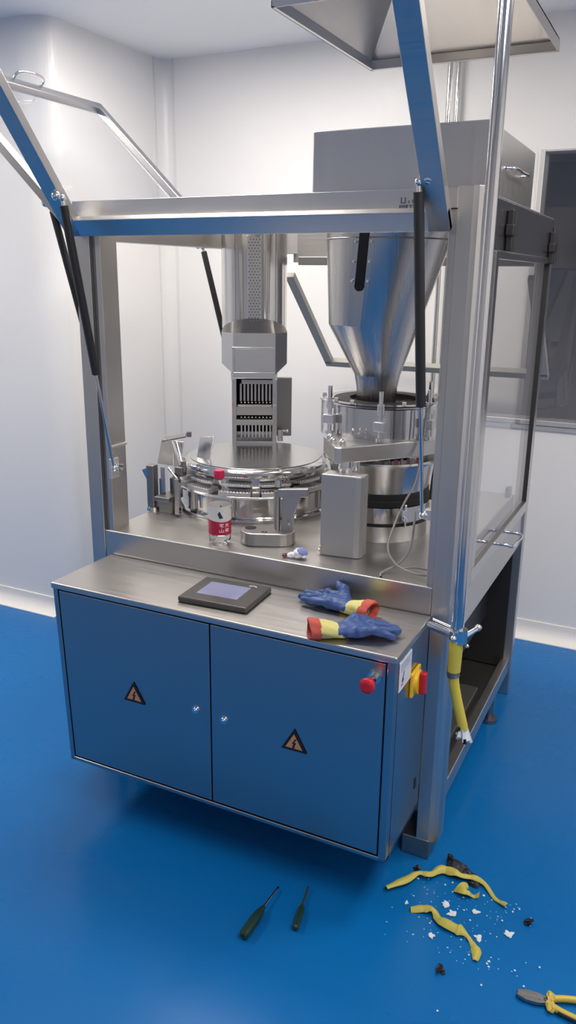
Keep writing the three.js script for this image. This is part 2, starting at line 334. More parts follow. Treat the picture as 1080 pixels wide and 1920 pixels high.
{ // left door, raised
  const hx = -.098, hy = 1.640, A = 43.5 * Math.PI / 180, dir = V(-Math.cos(A), Math.sin(A), 0), P = (s, z) => V(hx, hy, z).addScaledVector(dir, s), L = .72, z0 = -.300, z1 = -1.06;
  const d = part('left_door', [bar(P(0, z0), P(L, z0), .036, .024, V(0, 0, 1)), bar(P(0, z1), P(L, z1), .036, .024, V(0, 0, 1)), bar(P(L - .018, z0), P(L - .018, z1), .036, .024, dir)], M.satinMid, mc);
  const g = new THREE.BoxGeometry(.72 - .04, .005, L - .03); const m = new THREE.Matrix4().makeBasis(V(0, 0, 1), dir.clone().cross(V(0, 0, 1)).negate(), dir); if (m.determinant() < 0) m.makeBasis(V(0, 0, -1), dir.clone().cross(V(0, 0, 1)).negate(), dir); m.setPosition(P(L / 2, (z0 + z1) / 2)); g.applyMatrix4(m);
  part('glass_pane', g, M.glass, d);
  const h0 = P(L - .018, -.62), n = V(Math.sin(A), Math.cos(A), 0);
  part('handle', [tube([h0, h0.clone().addScaledVector(n, .04), h0.clone().addScaledVector(n, .05).add(V(0, 0, -.02)), h0.clone().addScaledVector(n, .05).add(V(0, 0, -.10)), h0.clone().addScaledVector(n, .04).add(V(0, 0, -.12)), h0.clone().add(V(0, 0, -.12))].map(v => v.toArray()), .005, 40, 10)], M.chrome, d);
}
{ // rear door, hanging open behind
  const a = V(.050, 1.54, -1.345), b = V(.055, 1.172, -1.745), dx = V(.92, 0, 0), side = V(1, 0, 0);
  const d = part('rear_door', [bar(a, b, .036, .024, side), bar(a.clone().add(dx), b.clone().add(dx), .036, .024, side), bar(b.clone().add(V(-.018, 0, 0)), b.clone().add(dx).add(V(.018, 0, 0)), .036, .024, b.clone().sub(a).normalize())], std({ color: rgb(.42, .41, .38), roughness: .5, metalness: .3 }), mc);
}
// ---- gas struts
function strut(top, bot, frac, r = .0115) {
  const mid = top.clone().lerp(bot, frac), e = top.clone().lerp(bot, .025);
  const s = part('gas_strut', [rod(e, mid, r, r), rod(mid, mid.clone().lerp(bot, .012), r, r * .6)], M.black, mc);
  part('rod', [rod(mid, bot, .0045)], M.mirror, s);
  const w = top.clone().add(V(top.x < .4 ? -.02 : .022, .006, 0));
  part('ball_joint', [ball(top.x, top.y, top.z, .0085), rod(top, e, .005), rod(top, w, .006), ball(w.x, w.y, w.z, .012)], M.chrome, s);
  part('ball_joint', [ball(bot.x, bot.y, bot.z, .009), box(bot.x - .012, bot.x + .012, bot.y - .012, bot.y + .012, bot.z - .03, bot.z - .006, .002)], M.chrome, s);
  return s;
}
strut(V(.925, 1.728, -.165), V(.944, .975, -.272), .635);
strut(V(-.02, 1.722, -.15), V(.006, .987, -.272), .62, .0115);
strut(V(-.187, 1.720, -.296), V(-.035, 1.06, -.332), .62, .0105);
strut(V(-.16, 1.632, -1.05), V(-.03, 1.04, -1.10), .62, .0105);

// ---- hopper
{
  const rings = [[1.75, .715, -.675, .205], [1.64, .685, -.675, .174], [1.404, .650, -.675, .131], [1.262, .667, -.675, .067], [1.225, .667, -.675, .060], [1.17, .667, -.675, .058]];
  const N = 96, pos = [], idx = [];
  rings.forEach(([y, cx, cz, r]) => { for (let i = 0; i <= N; i++) { const a = i / N * 2 * Math.PI; pos.push(cx + r * Math.cos(a), y, cz + r * Math.sin(a)); } });
  for (let k = 0; k < rings.length - 1; k++) for (let i = 0; i < N; i++) { const a = k * (N + 1) + i, b = a + N + 1; idx.push(a, a + 1, b, b, a + 1, b + 1); }
  let g = new THREE.BufferGeometry(); g.setAttribute('position', new THREE.Float32BufferAttribute(pos, 3)); g.setIndex(idx); g.computeVertexNormals();
  g = toCreasedNormals(g, .22); g = triUV(g);
  const h = part('powder_hopper', g, std({ color: rgb(.60, .578, .555), metalness: 1, roughness: .3, roughnessMap: brushV, side: THREE.DoubleSide }), mc);
  const th = 1.61, sp = y => { const t = (y - 1.404) / (1.64 - 1.404), r = .131 + t * .043, cx = .65 + t * .035; return V(cx + r * Math.cos(th), y, -.675 + r * Math.sin(th)); };
  const n = V(Math.cos(th), 0, Math.sin(th)), tn = V(-Math.sin(th), 0, Math.cos(th));
  const dn = sp(1.512), up = sp(1.66);
  part('sight_window', [bar(dn.clone().addScaledVector(n, .0), up.clone().addScaledVector(n, .0), .027, .008, tn), (() => { const c = rod(dn.clone().addScaledVector(n, -.004), dn.clone().addScaledVector(n, .004), .0135); return c; })()], M.darkHole, h);
  for (const y of [1.525, 1.575, 1.625]) for (const s of [-1, 1]) { const p = sp(y).addScaledVector(tn, s * .023); part('bolt', rod(p.clone().addScaledVector(n, -.004), p.clone().addScaledVector(n, .005), .0038, .0038, 10), M.chrome, h); }
  const e = sp(1.63);
  part('seam_band', lathe([[.171, 0], [.175, .002], [.175, .004], [.171, .006]], .684, 1.632, -.675, 96, 0), M.steelDark, h);
}
// ---- dosing drum
const DX = .69, DZ = -.675;
{
  const d = part('dosing_drum', lathe([[0, T], [.146, T], [.147, T + .004], [.147, .842], [.150, .846], [.150, .896], [.140, .900], [.140, .930], [.144, .936], [.148, .965], [.156, 1.008], [.158, 1.016], [.172, 1.019], [.174, 1.025], [.172, 1.031], [.14, 1.033], [.14, 1.055], [0, 1.055]], DX, 0, DZ, 96, .4), M.steelSatin, mc);
  part('seal_ring', lathe([[.147, .840], [.153, .842], [.153, .850], [.147, .852]], DX, 0, DZ, 96, 0), M.rubber, d);
  part('seal_ring', lathe([[.141, .898], [.1525, .900], [.1525, .916], [.149, .918], [.147, .936], [.140, .938]], DX, 0, DZ, 96, .4), M.rubber, d);
  part('polished_ring', lathe([[.15, .852], [.1535, .853], [.1535, .898], [.15, .899]], DX, 0, DZ, 96, .4), M.mirror, d);
  for (const a of [1.80, .72, 2.6, -.6]) { const c = Math.cos(a), s = Math.sin(a), p = (r, y) => V(DX + r * c, y, DZ + r * s); part('clip', [rod(p(.153, .864), p(.160, .864), .007, .007, 14), bar(p(.157, .838), p(.157, .868), .007, .006, V(-s, 0, c)), bar(p(.156, .890), p(.156, .908), .008, .006, V(-s, 0, c))], M.chrome, d); }
  // guard cylinder and what is inside
  part('powder_bowl', lathe([[0, 1.06], [.144, 1.06], [.147, 1.064], [.147, 1.180], [.140, 1.182], [.135, 1.12], [0, 1.11]], DX, 0, DZ, 96, .4), M.mirror, d);
  part('bowl_ring', lathe([[.10, 1.184], [.146, 1.184], [.148, 1.190], [.146, 1.1955], [.10, 1.1955], [.10, 1.184]], DX, 0, DZ, 96, .4), M.rubber, d);
  part('clear_guard', lathe([[.1815, 1.094], [.1835, 1.094], [.1835, 1.192], [.1815, 1.192], [.1815, 1.094]], DX, 0, DZ, 96, .4), M.acrylic, d);
  part('guard_rim', [lathe([[.164, 1.19], [.187, 1.19], [.188, 1.193], [.188, 1.197], [.164, 1.198], [.164, 1.19]], DX, 0, DZ, 96, .4)], M.acrylic, d);
  for (const a of [2.42, 1.27, .35, -.9, -2.2]) {
    const c = Math.cos(a), s = Math.sin(a), x = DX + .166 * c, z = DZ + .166 * s;
    const pn = part('tamping_pin', [cyl(x, 1.095, 1.235, z, .0065, .0065, 16), cyl(x, 1.17, 1.20, z, .011, .011, 20), cyl(x, 1.095, 1.105, z, .012, .012, 20)], M.chrome, d);
    part('pin_block', [box(x - .016, x + .016, 1.125, 1.152, z - .014, z + .014, .003)], M.alu, pn);
  }
  for (const a of [2.75, 2.1, 1.75, .9, .6]) { const x = DX + .174 * Math.cos(a), z = DZ + .174 * Math.sin(a); part('bolt', cyl(x, 1.197, 1.207, z, .007, .006, 12), M.chrome, d); }
  // scale marks under the plate
  const sc = []; for (let i = 0; i < 14; i++) { const a = 1.25 - i * .055, c = Math.cos(a), s = Math.sin(a); sc.push(flat(bar(V(DX + .162 * c, 1.031, DZ + .162 * s), V(DX + .162 * c, 1.041 + .004 * (i % 2), DZ + .162 * s), .005 + .003 * (i % 3), .006, V(-s, 0, c), .001), i % 4 === 1 ? [.22, .07, .07] : [.22, .21, .21])); }
  part('index_ring', sc, M.paint, d);
}
// ---- swing plate and its column
part('swing_plate', [prismY([[.566, -.525], [.655, -.395], [.664, -.392], [.674, -.398], [.842, -.600], [.892, -.712], [.88, -.80], [.70, -.83], [.57, -.75]], 1.048, 1.094, .003)], M.steelH, mc);
{
  for (const [x, z] of [[.628, -.445], [.662, -.430], [.60, -.49]]) part('bolt', [cyl(x, 1.094, 1.102, z, .010, .010, 24), ball(x, 1.102, z, .0085)], M.chrome, mc);
  const col = part('plate_column', [prismY([[.634, -.362], [.728, -.373], [.742, -.378], [.748, -.390], [.745, -.425], [.64, -.42], [.634, -.415], [.630, -.370]], T, 1.024, .004)], M.satinGrey, mc);
  part('spacer', [cyl(.678, 1.022, 1.052, -.425, .020, .020, 28), cyl(.70, 1.022, 1.05, -.44, .012, .012, 20)], M.chrome, col);
  part('bolt', [ball(.628, .803, -.37, .006), ball(.628, .812, -.376, .004)], M.chrome, col);
}
// ---- turntable
const RX = .213, RZ = -.762;
{
  const t = part('turntable', lathe([[0, T], [.262, T], [.264, T + .003], [.264, T + .010], [.250, T + .012], [.248, T + .016], [.248, .868], [.240, .872], [.205, .874], [.205, .928], [.232, .929], [.2375, .931], [.2400, .935], [.2405, .940], [.2385, .946], [.2340, .951], [.2270, .955], [.219, .956], [0, .956]], RX, 0, RZ, 128, .35), M.mirror, mc);
  part('top_disc', lathe([[0, .9565], [.219, .9565], [.220, .9572], [.219, .9580], [0, .9580]], RX, 0, RZ, 128, .4), M.steelSatin, t);
  part('bolt_hole', cyl(RX + .155, .9578, .9588, RZ + .125, .004, .004, 12), M.darkHole, t);
  const NS = 12;
  for (let k = 0; k < NS; k++) {
    const a = k / NS * 2 * Math.PI + .28, half = .195, up = [], lo = [], R0 = .215, R1 = .262;
    const arc = (ra, rb, y0, y1) => { const p = []; for (let i = 0; i <= 8; i++) { const q = a - half + 2 * half * i / 8; p.push([RX + rb * Math.cos(q), RZ + rb * Math.sin(q)]); } for (let i = 8; i >= 0; i--) { const q = a - half + 2 * half * i / 8; p.push([RX + ra * Math.cos(q), RZ + ra * Math.sin(q)]); } p.reverse(); return prismY(p, y0, y1, .001); };
    const s = part('capsule_segment', [arc(R0, R1 - .012, .906, .913), arc(R0, R1 + .004, .878, .893)], M.alu, t);
    for (let i = 0; i < 10; i++) { const q = a - half * .9 + 1.8 * half * i / 9; up.push(cyl(RX + (R1 - .016) * Math.cos(q), .911, .9185, RZ + (R1 - .016) * Math.sin(q), .0035, .0035, 8)); lo.push(cyl(RX + R1 * Math.cos(q), .892, .8955, RZ + R1 * Math.sin(q), .0035, .0035, 8)); }
    part('bush', up, M.chrome, s); part('bush', lo, M.chrome, s);
  }
  const w = []; for (let i = 0; i < 20; i++) { const q = .6 + i / 19 * 1.9; w.push([RX + .268 * Math.cos(q), .876, RZ + .268 * Math.sin(q)]); }
  part('guide_ring', [tube(w, .004, 60, 8)], M.chrome, t);
  for (let k = 0; k < 10; k++) { const q = k / 10 * 6.283 + .1; part('housing_pillar', cyl(RX + .252 * Math.cos(q), T + .02, .872, RZ + .252 * Math.sin(q), .010, .010, 16), M.steelSatin, t); }
}
// ---- front guide bracket on the table
{
  const p = []; const ax = .422, az = -.378, bx = .487, bz = -.408, r = .044, ang = Math.atan2(bz - az, bx - ax);
  for (let i = 0; i <= 14; i++) { const q = ang - Math.PI / 2 + i / 14 * Math.PI; p.push([bx + r * Math.cos(q), bz + r * Math.sin(q)]); }
  for (let i = 0; i <= 14; i++) { const q = ang + Math.PI / 2 + i / 14 * Math.PI; p.push([ax + r * Math.cos(q), az + r * Math.sin(q)]); }
  p.reverse();
  const b = part('guide_bracket', prismY(p, T, T + .038, .003), M.satinMid, mc);
  part('recess', [cyl(.402, T + .0375, T + .0388, -.385, .017, .017, 28), cyl(.452, T + .0375, T + .0388, -.366, .004, .004, 12), cyl(.461, T + .0375, T + .0388, -.368, .004, .004, 12)], M.darkHole, b);
  // flared column: narrow foot, wide head
  const s = new THREE.Shape([[-.016, 0], [.016, 0], [.018, .05], [.034, .088], [.034, .112], [-.012, .112], [-.016, .0]].map(q => new THREE.Vector2(...q)));
  const g = new THREE.ExtrudeGeometry(s, { depth: .026, bevelEnabled: true, bevelSize: .0015, bevelThickness: .0015, bevelSegments: 2 }); g.translate(0, 0, -.013); g.rotateY(.35); g.translate(.502, T + .037, -.425);
  part('bracket_column', [triUV(g), cyl(.474, T + .037, .945, -.412, .0095, .0095, 20)], M.satinMid, b);
  part('stop_block', [bar(V(.478, .940, -.412), V(.560, .944, -.440), .024, .020, V(0, 1, 0))], M.satinMid, b);
  part('bolt', [cyl(.473, .955, .975, -.42, .010, .010, 6), cyl(.515, .85, .858, -.405, .004, .004, 8)], M.chrome, b);
}
// ---- capsule cylinder, chute and feeder station behind the turntable
const CC = V(.105, 0, -.955), CR = .497; // the column stands behind the turntable and faces its centre line
const turn = g => (Array.isArray(g) ? g.map(turn) : g.clone().rotateY(CR).translate(CC.x, 0, CC.z));
{
  const R = .112;
  const c = part('capsule_cylinder', turn(lathe([[R - .004, 1.36], [R, 1.36], [R, 1.69], [R - .004, 1.69]], 0, 0, 0, 96, .4)), std({ color: rgb(.68, .67, .66), metalness: 1, roughness: .16, roughnessMap: brushV, side: THREE.DoubleSide }), mc);
  const P = (a, y, r = R + .0015) => V(r * Math.sin(a), y, r * Math.cos(a)), holes = [], half = .19;
  const pp = part('perforated_strip', turn([-1, 1].map(q => bar(P(q * half, 1.372), P(q * half, 1.66), .004, .003, V(1, 0, 0), .001)).concat([-.5, 0, .5].map(q => bar(P(q * half, 1.374), P(q * half, 1.655), .021, .0012, V(1, 0, -q * half), 0)))), M.perf, c);
  for (let r = 0; r < 30; r++) for (let k = 0; k < 4; k++) { const a = -half + 2 * half * (k + .5 + (r % 2) * .5) / 4.5, y = 1.382 + r * .0092; holes.push(rod(P(a, y, R), P(a, y, R + .0048), .0028, .0028, 8)); }
  part('hole', turn(holes), M.steelDark, pp, { kind: 'stuff' });
  for (const a of [.42, .70, -.62]) part('seam', turn(bar(P(a, 1.37), P(a, 1.68), .003, .003, V(1, 0, 0), .001)), M.chrome, c);
  // chute box: half octagon in plan, bottom corners cut
  const F = (x, y, z) => [x, y, z];
  const zf = .118, zs = .070, zb = -.09, yt = 1.35, ym = 1.245, yb = 1.212, xl = -.112, xr = .112, xa = -.071, xb = .071;
  const quads = [[F(xa, yt, zf), F(xa, yb, zf), F(xb, yb, zf), F(xb, yt, zf)], [F(xl, yt, zs), F(xl, ym, zs), F(xa, yb, zf), F(xa, yt, zf)], [F(xb, yt, zf), F(xb, yb, zf), F(xr, ym, zs), F(xr, yt, zs)],
    [F(xl, yt, zb), F(xl, ym, zb), F(xl, ym, zs), F(xl, yt, zs)], [F(xr, yt, zs), F(xr, ym, zs), F(xr, ym, zb), F(xr, yt, zb)], [F(xl, ym, zs), F(xl, ym, zb), F(xa, yb, zb), F(xa, yb, zf)], [F(xr, ym, zb), F(xr, ym, zs), F(xb, yb, zf), F(xb, yb, zb)], [F(xa, yb, zf), F(xa, yb, zb), F(xb, yb, zb), F(xb, yb, zf)], [F(xr, yt, zb), F(xr, ym, zb), F(xl, ym, zb), F(xl, yt, zb)]];
  const pos = []; for (const q of quads) for (const i of [0, 1, 2, 0, 2, 3]) pos.push(...q[i]);
  const g = new THREE.BufferGeometry(); g.setAttribute('position', new THREE.Float32BufferAttribute(pos, 3)); g.computeVertexNormals();
  const ch = part('chute_box', turn(triUV(g)), std({ color: rgb(.62, .62, .61), metalness: 1, roughness: .14, side: THREE.DoubleSide }), mc);
  // lid: rounded shoulder rising to the cylinder
  const N = 32, ps = [], ix = [];
  for (let i = 0; i <= N; i++) { const x = xl + (xr - xl) * i / N, z = x < xa ? zs + (zf - zs) * (x - xl) / (xa - xl) : x > xb ? zf - (zf - zs) * (x - xb) / (xr - xb) : zf; const q = Math.sqrt(Math.max(0, 1 - (x / .1125) ** 2)); ps.push(x, yt, z, x, yt + .048 * q, .1165 * q); }
  for (let i = 0; i < N; i++) ix.push(2 * i, 2 * i + 2, 2 * i + 1, 2 * i + 2, 2 * i + 3, 2 * i + 1);
  const q = new THREE.BufferGeometry(); q.setAttribute('position', new THREE.Float32BufferAttribute(ps, 3)); q.setIndex(ix); q.computeVertexNormals();
  part('chute_lid', turn(q), std({ color: rgb(.20, .19, .19), metalness: .9, roughness: .35, side: THREE.DoubleSide }), ch);
  part('front_flap', turn([box(xa - .004, xa + .004, yb, 1.302, zf, zf + .005, .001), box(xa - .004, xb, 1.298, 1.304, zf, zf + .005, .001), box(xa + .004, xb, yb + .005, 1.298, zf, zf + .003, .001), box(xa, xb, yb - .012, yb + .008, zf - .03, zf + .006, .002)]), M.mirror, ch);
  for (const x of [xa - .004, xb + .002]) part('hinge_block', turn(box(x - .006, x + .006, yb - .02, yb + .004, zf - .03, zf - .01, .002)), M.white, ch);
}
{
  const x0 = -.079, x1 = .079, zF = .03, y0 = .957;
  const s = part('feeder_station', turn([box(x0, x0 + .016, y0, 1.196, -.05, zF + .02, .002), box(x1 - .016, x1, y0, 1.196, -.05, zF + .02, .002), box(x0, x1, y0, 1.2, -.07, -.045, .002), box(x0 + .004, x1 - .004, 1.188, 1.206, -.03, zF + .014, .002)]), M.steelSatin, mc);
  part('back_panel', turn(box(x1 - .004, .135, .972, 1.184, -.055, -.03, .003)), M.steelDark, s);
  part('top_bar', turn(box(x0 + .034, x1 - .006, 1.171, 1.186, zF - .03, zF + .018, .002)), M.satinGrey, s);
  for (let i = 0; i < 9; i++) { const x = x0 + .0275 + i * .0128; part('slot_bar', turn(box(x, x + .0072, 1.110, 1.172, zF - .03, zF + .012, .001)), M.satinGrey, s); }
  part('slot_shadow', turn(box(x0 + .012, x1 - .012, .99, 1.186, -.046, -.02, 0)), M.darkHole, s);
  part('cross_bar', turn(box(x0 + .020, x1 - .018, 1.091, 1.100, zF, zF + .024, .003)), M.mirror, s);
  part('cross_plate', turn(box(x0 + .014, x1 - .012, 1.060, 1.091, zF - .03, zF + .014, .002)), M.satinGrey, s);
  part('cross_plate', turn(box(x0 + .012, x1 - .010, 1.026, 1.046, zF - .03, zF + .022, .002)), M.satinGrey, s);
  for (let i = 0; i < 9; i++) {
    const x = x0 + .030 + i * .0128;
    part('pusher_pin', turn(box(x, x + .0058, .980, 1.030, zF + .002, zF + .012, .001)), M.chrome, s);
    part('bead', turn([ball(x + .0028, 1.105, zF + .013, .0032)]), M.chrome, s); part('bead', turn([ball(x + .0028, 1.053, zF + .015, .0032)]), M.chrome, s);
  }
  for (const x of [x0 + .006, x1 - .008]) part('knob', turn(rod(V(x, 1.099, zF + .018), V(x, 1.099, zF + .030), .0055)), M.chrome, s);
  part('side_latch', turn([box(x1 + .004, x1 + .020, .962, 1.002, -.01, .02, .002), box(x1 + .020, x1 + .024, .962, 1.006, -.01, .02, .001)]), M.steelSatin, s);
  part('latch_knob', turn([rod(V(x1 + .024, .998, .005), V(x1 + .036, .998, .005), .003), ball(x1 + .038, .998, .005, .006)]), M.chrome, s);
  part('foot_plate', turn(box(x0 + .01, x1 - .01, .957, .968, -.02, zF + .018, .002)), M.mirror, s);
}
// ---- ejection unit left of the turntable
{
  const e = part('ejection_unit', [box(-.048, -.020, T, .945, -.53, -.50, .004), box(-.012, .004, T, .90, -.535, -.52, .003), box(.012, .028, T, .90, -.56, -.545, .003)], M.steelDark, mc);
  part('post_foot', [cyl(-.034, T, T + .012, -.515, .022, .022, 24), cyl(-.034, T + .010, T + .016, -.492, .005, .005, 6)], M.chrome, e);
  // bent sheet guards on top
  part('chute_plate', [bar(V(.010, .942, -.545), V(.010, 1.018, -.575), .078, .004, V(.97, 0, -.22)), bar(V(.046, .972, -.555), V(.060, .938, -.535), .05, .004, V(.2, 0, -.98))], M.steelSatin, e);
  part('chute_plate', [bar(V(.098, .946, -.615), V(.094, 1.026, -.65), .062, .004, V(.97, 0, .24))], M.steelSatin, e);
  part('chute_hood', [bar(V(-.030, 1.016, -.572), V(.045, 1.034, -.60), .024, .006, V(0, .4, -1)), cyl(.056, 1.03, 1.046, -.60, .008, .008, 16)], M.steelDark, e);
  part('slide', [bar(V(-.088, .900, -.545), V(-.030, .925, -.53), .034, .004, V(0, 1, .2))], M.steelSatin, e);
  part('lever', [rod(V(.022, 1.018, -.555), V(.075, .952, -.52), .0045, .0045, 12)], M.chrome, e);
  part('lever', [rod(V(.036, 1.018, -.56), V(.082, .958, -.52), .0035, .0035, 12)], M.chrome, e);
  part('clamp_block', [box(.058, .088, .918, .950, -.535, -.505, .004), cyl(.086, .935, .968, -.52, .010, .010, 20), cyl(.066, .895, .920, -.505, .012, .012, 20)], M.steelDark, e);
  part('guard_angle', [bar(V(.030, .940, -.515), V(.080, .916, -.49), .008, .006, V(0, 1, 0)), bar(V(.004, .855, -.52), V(.004, .94, -.52), .016, .004, V(1, 0, 0)), bar(V(.080, .80, -.49), V(.080, .916, -.49), .016, .016, V(1, 0, 0))], M.mirror, e);
  part('tray', [box(-.005, .052, .835, .85, -.56, -.48, .003), box(-.002, .05, T, .835, -.55, -.50, .003)], M.steelDark, e);
}
// ---- cables inside the guard
part('cable', [tube([[.86, 1.20, -.60], [.85, 1.18, -.585], [.845, 1.08, -.575], [.846, .99, -.52], [.842, .95, -.45], [.838, .90, -.38], [.842, .85, -.33], [.87, .82, -.315], [.92, .806, -.31], [.975, .80, -.33]], .003, 90, 8)], M.cable, mc);
part('cable', [tube([[.90, .955, -.36], [.905, .92, -.34], [.90, .86, -.33], [.87, .815, -.325], [.845, .80, -.315], [.838, .797, -.29], [.845, .796, -.272]], .003, 60, 8), tube([[.875, .80, -.345], [.91, .803, -.36], [.98, .80, -.36]], .003, 30, 8)], M.cable, mc);
part('cable', [tube([[.90, 1.63, -.60], [.905, 1.52, -.59], [.897, 1.38, -.60], [.893, 1.25, -.60], [.89, 1.1, -.60], [.88, 1.0, -.58], [.885, .94, -.55]], .004, 60, 8)], M.black, mc);
part('air_hose', [tube([[.925, .99, -.45], [.945, 1.0, -.44], [.97, .99, -.42], [1.0, .96, -.40]], .005, 40, 8)], M.black, mc);
part('strut_mount', [box(.950, .970, .962, .990, -.30, -.275, .003), rod(V(.944, .975, -.272), V(.955, .975, -.28), .006)], M.alu, mc);
part('strut_mount', [box(-.006, .004, .955, 1.015, -.30, -.262, .002), box(-.006, .002, 1.045, 1.052, -.345, -.27, .001)], M.alu, mc);

// ================================================================ control cabinet
{
  const skin = std({ color: rgb(0.44, 0.44, 0.445), metalness: 1, roughness: 0.27 });
  const c = thing('control_cabinet', 'low brushed steel control cabinet with two hinged doors at the front of the machine', 'cabinet', [.49, 0, -.13]);
  const X0 = 0, X1 = .984, Y0 = .168, Y1 = .7194, Z0 = -.262, f = .016;
  // body as a tapered shell: left edge leans in a little
  part('body', [box(X0, X1, Y0 + .004, Y1 - .02, Z0, -.022, .002), box(X0 + .001, X0 + f, Y0, Y1 - .012, -.03, 0, .003), box(X1 - f - .004, X1, Y0, Y1 - .012, -.03, 0, .003), box(X0, X1, Y0, Y0 + .012, Z0, 0, .003)], skin, c);
  part('top_panel', [box(X0 - .003, X1 + .003, Y1 - .018, Y1, Z0, .003, .004, 3)], M.steelH, c);
  part('leg', [box(.03, .07, 0, Y0 + .004, -.25, -.21, .003)], M.steelDark, c);
  part('leg', [box(.88, .92, 0, Y0 + .004, -.25, -.21, .003)], M.steelDark, c);
  const mid = .494, gap = .0035, yb = Y0 + .016, yt = Y1 - .022;
  const sign = (x, y) => {
    const tri = (r, oy, z) => { const s = new THREE.Shape([0, 1, 2].map(k => new THREE.Vector2(r * Math.sin(k * 2.0944), r * Math.cos(k * 2.0944) + oy))); return new THREE.ExtrudeGeometry(s, { depth: .0012, bevelEnabled: false }).translate(x, y, z); };
    const bolt = new THREE.Shape([[.003, .013], [-.0055, -.001], [-.0005, .0005], [-.003, -.008], [-.0048, -.0078], [-.001, -.0145], [.0035, -.0085], [.0012, -.0085], [.0065, .004], [.0005, .0025], [.0075, .013]].map(q => new THREE.Vector2(q[0] * 1.05, q[1] * 1.05 - .001)));
    return [flat(tri(.0405, -.004, .0008), [.008, .008, .012]), flat(tri(.0265, -.004, .0014), [.62, .30, .13]), flat(new THREE.ExtrudeGeometry(bolt, { depth: .0012, bevelEnabled: false }).translate(x, y - .003, .0020), [.015, .008, .006])];
  };
  const lock = (x, y) => [rod(V(x, y, -.002), V(x, y, .0028), .0115, .0105, 24), rod(V(x, y, .0025), V(x, y, .0045), .0075, .006, 20), ball(x, y, .0035, .003)];
  const L = part('door', [box(X0 + f + gap, mid - gap / 2, yb, yt, -.02, -.001, .0025)], skin, c);
  part('hazard_sign', sign(.253, .442), M.paint, L); part('lock', lock(.449, .446), M.chrome, L);
  const R = part('door', [box(mid + gap / 2, X1 - f - .004 - gap, yb, yt, -.02, -.001, .0025)], skin, c);
  part('hazard_sign', sign(.735, .433), M.paint, R); part('lock', lock(.534, .439), M.chrome, R);
  // mushroom stop button on the right door
  const st = part('emergency_stop', lathe([[0, .032], [.013, .031], [.019, .027], [.0205, .021], [.0195, .016], [.012, .013], [.010, .008], [.010, -.004], [0, -.004]].reverse(), 0, 0, 0, 40, .5).scale(.9, .9, .9).rotateX(Math.PI / 2).translate(.936, .661, .031), M.red, R, { label: 'red mushroom button' });
  part('stop_collar', [rod(V(.936, .661, -.001), V(.936, .661, .006), .016), rod(V(.936, .661, .006), V(.936, .661, .029), .0105)], M.chrome, R);
  // rating label and isolator on the right side
  const cv = document.createElement('canvas'); cv.width = 256; cv.height = 256; const q = cv.getContext('2d');
  q.fillStyle = '#d4d8e4'; q.fillRect(0, 0, 256, 256); q.fillStyle = '#6a7284';
  for (let r = 0; r < 5; r++) { let x = 30; while (x < 220) { const w = 6 + rnd() * 20; q.fillRect(x, 26 + r * 15, w, 7); x += w + 6; } }
  q.fillStyle = '#1c2a30'; q.beginPath(); q.moveTo(92, 112); q.lineTo(112, 112); q.lineTo(84, 168); q.lineTo(60, 168); q.fill(); q.beginPath(); q.arc(78, 182, 20, 0, 7); q.fill();
  q.fillStyle = '#a06a98'; q.fillRect(44, 206, 40, 20); q.strokeStyle = '#f0f2fa'; q.lineWidth = 12; q.strokeRect(4, 4, 248, 248);
  const ct = new THREE.CanvasTexture(cv); ct.colorSpace = THREE.SRGBColorSpace;
  const lg = new THREE.BoxGeometry(.088, .074, .0016); lg.rotateY(Math.PI / 2); lg.translate(X1 + .001, .654, -.072);
  part('rating_label', lg, std({ map: ct, roughness: .4 }), c, { label: 'white printed label' });
  const iso = part('isolator_switch', [box(X1, X1 + .009, .560, .626, -.180, -.114, .004), (() => rod(V(X1 + .009, .592, -.148), V(X1 + .017, .592, -.148), .031, .029, 36))()], M.yellow, c, { label: 'yellow and red rotary isolator' });
  part('isolator_handle', [box(X1 + .016, X1 + .033, .563, .621, -.158, -.138, .006)], M.red, iso);
  part('vent_hole', [box(X1 - .001, X1 + .0015, .245, .275, -.225, -.213, .0004)], M.darkHole, c);
  // the old sheet metal case leans in a little towards its lower left edge
  c.traverse(m => { if (!m.isMesh) return; const p = m.geometry.attributes.position; for (let i = 0; i < p.count; i++) { const x = p.getX(i) + .49, y = p.getY(i); if (x < .49) p.setX(i, x - .49 + (1 - Math.max(0, x) / .49) * (-.012 + .022 * (1 - (y - .168) / .55))); } });
}
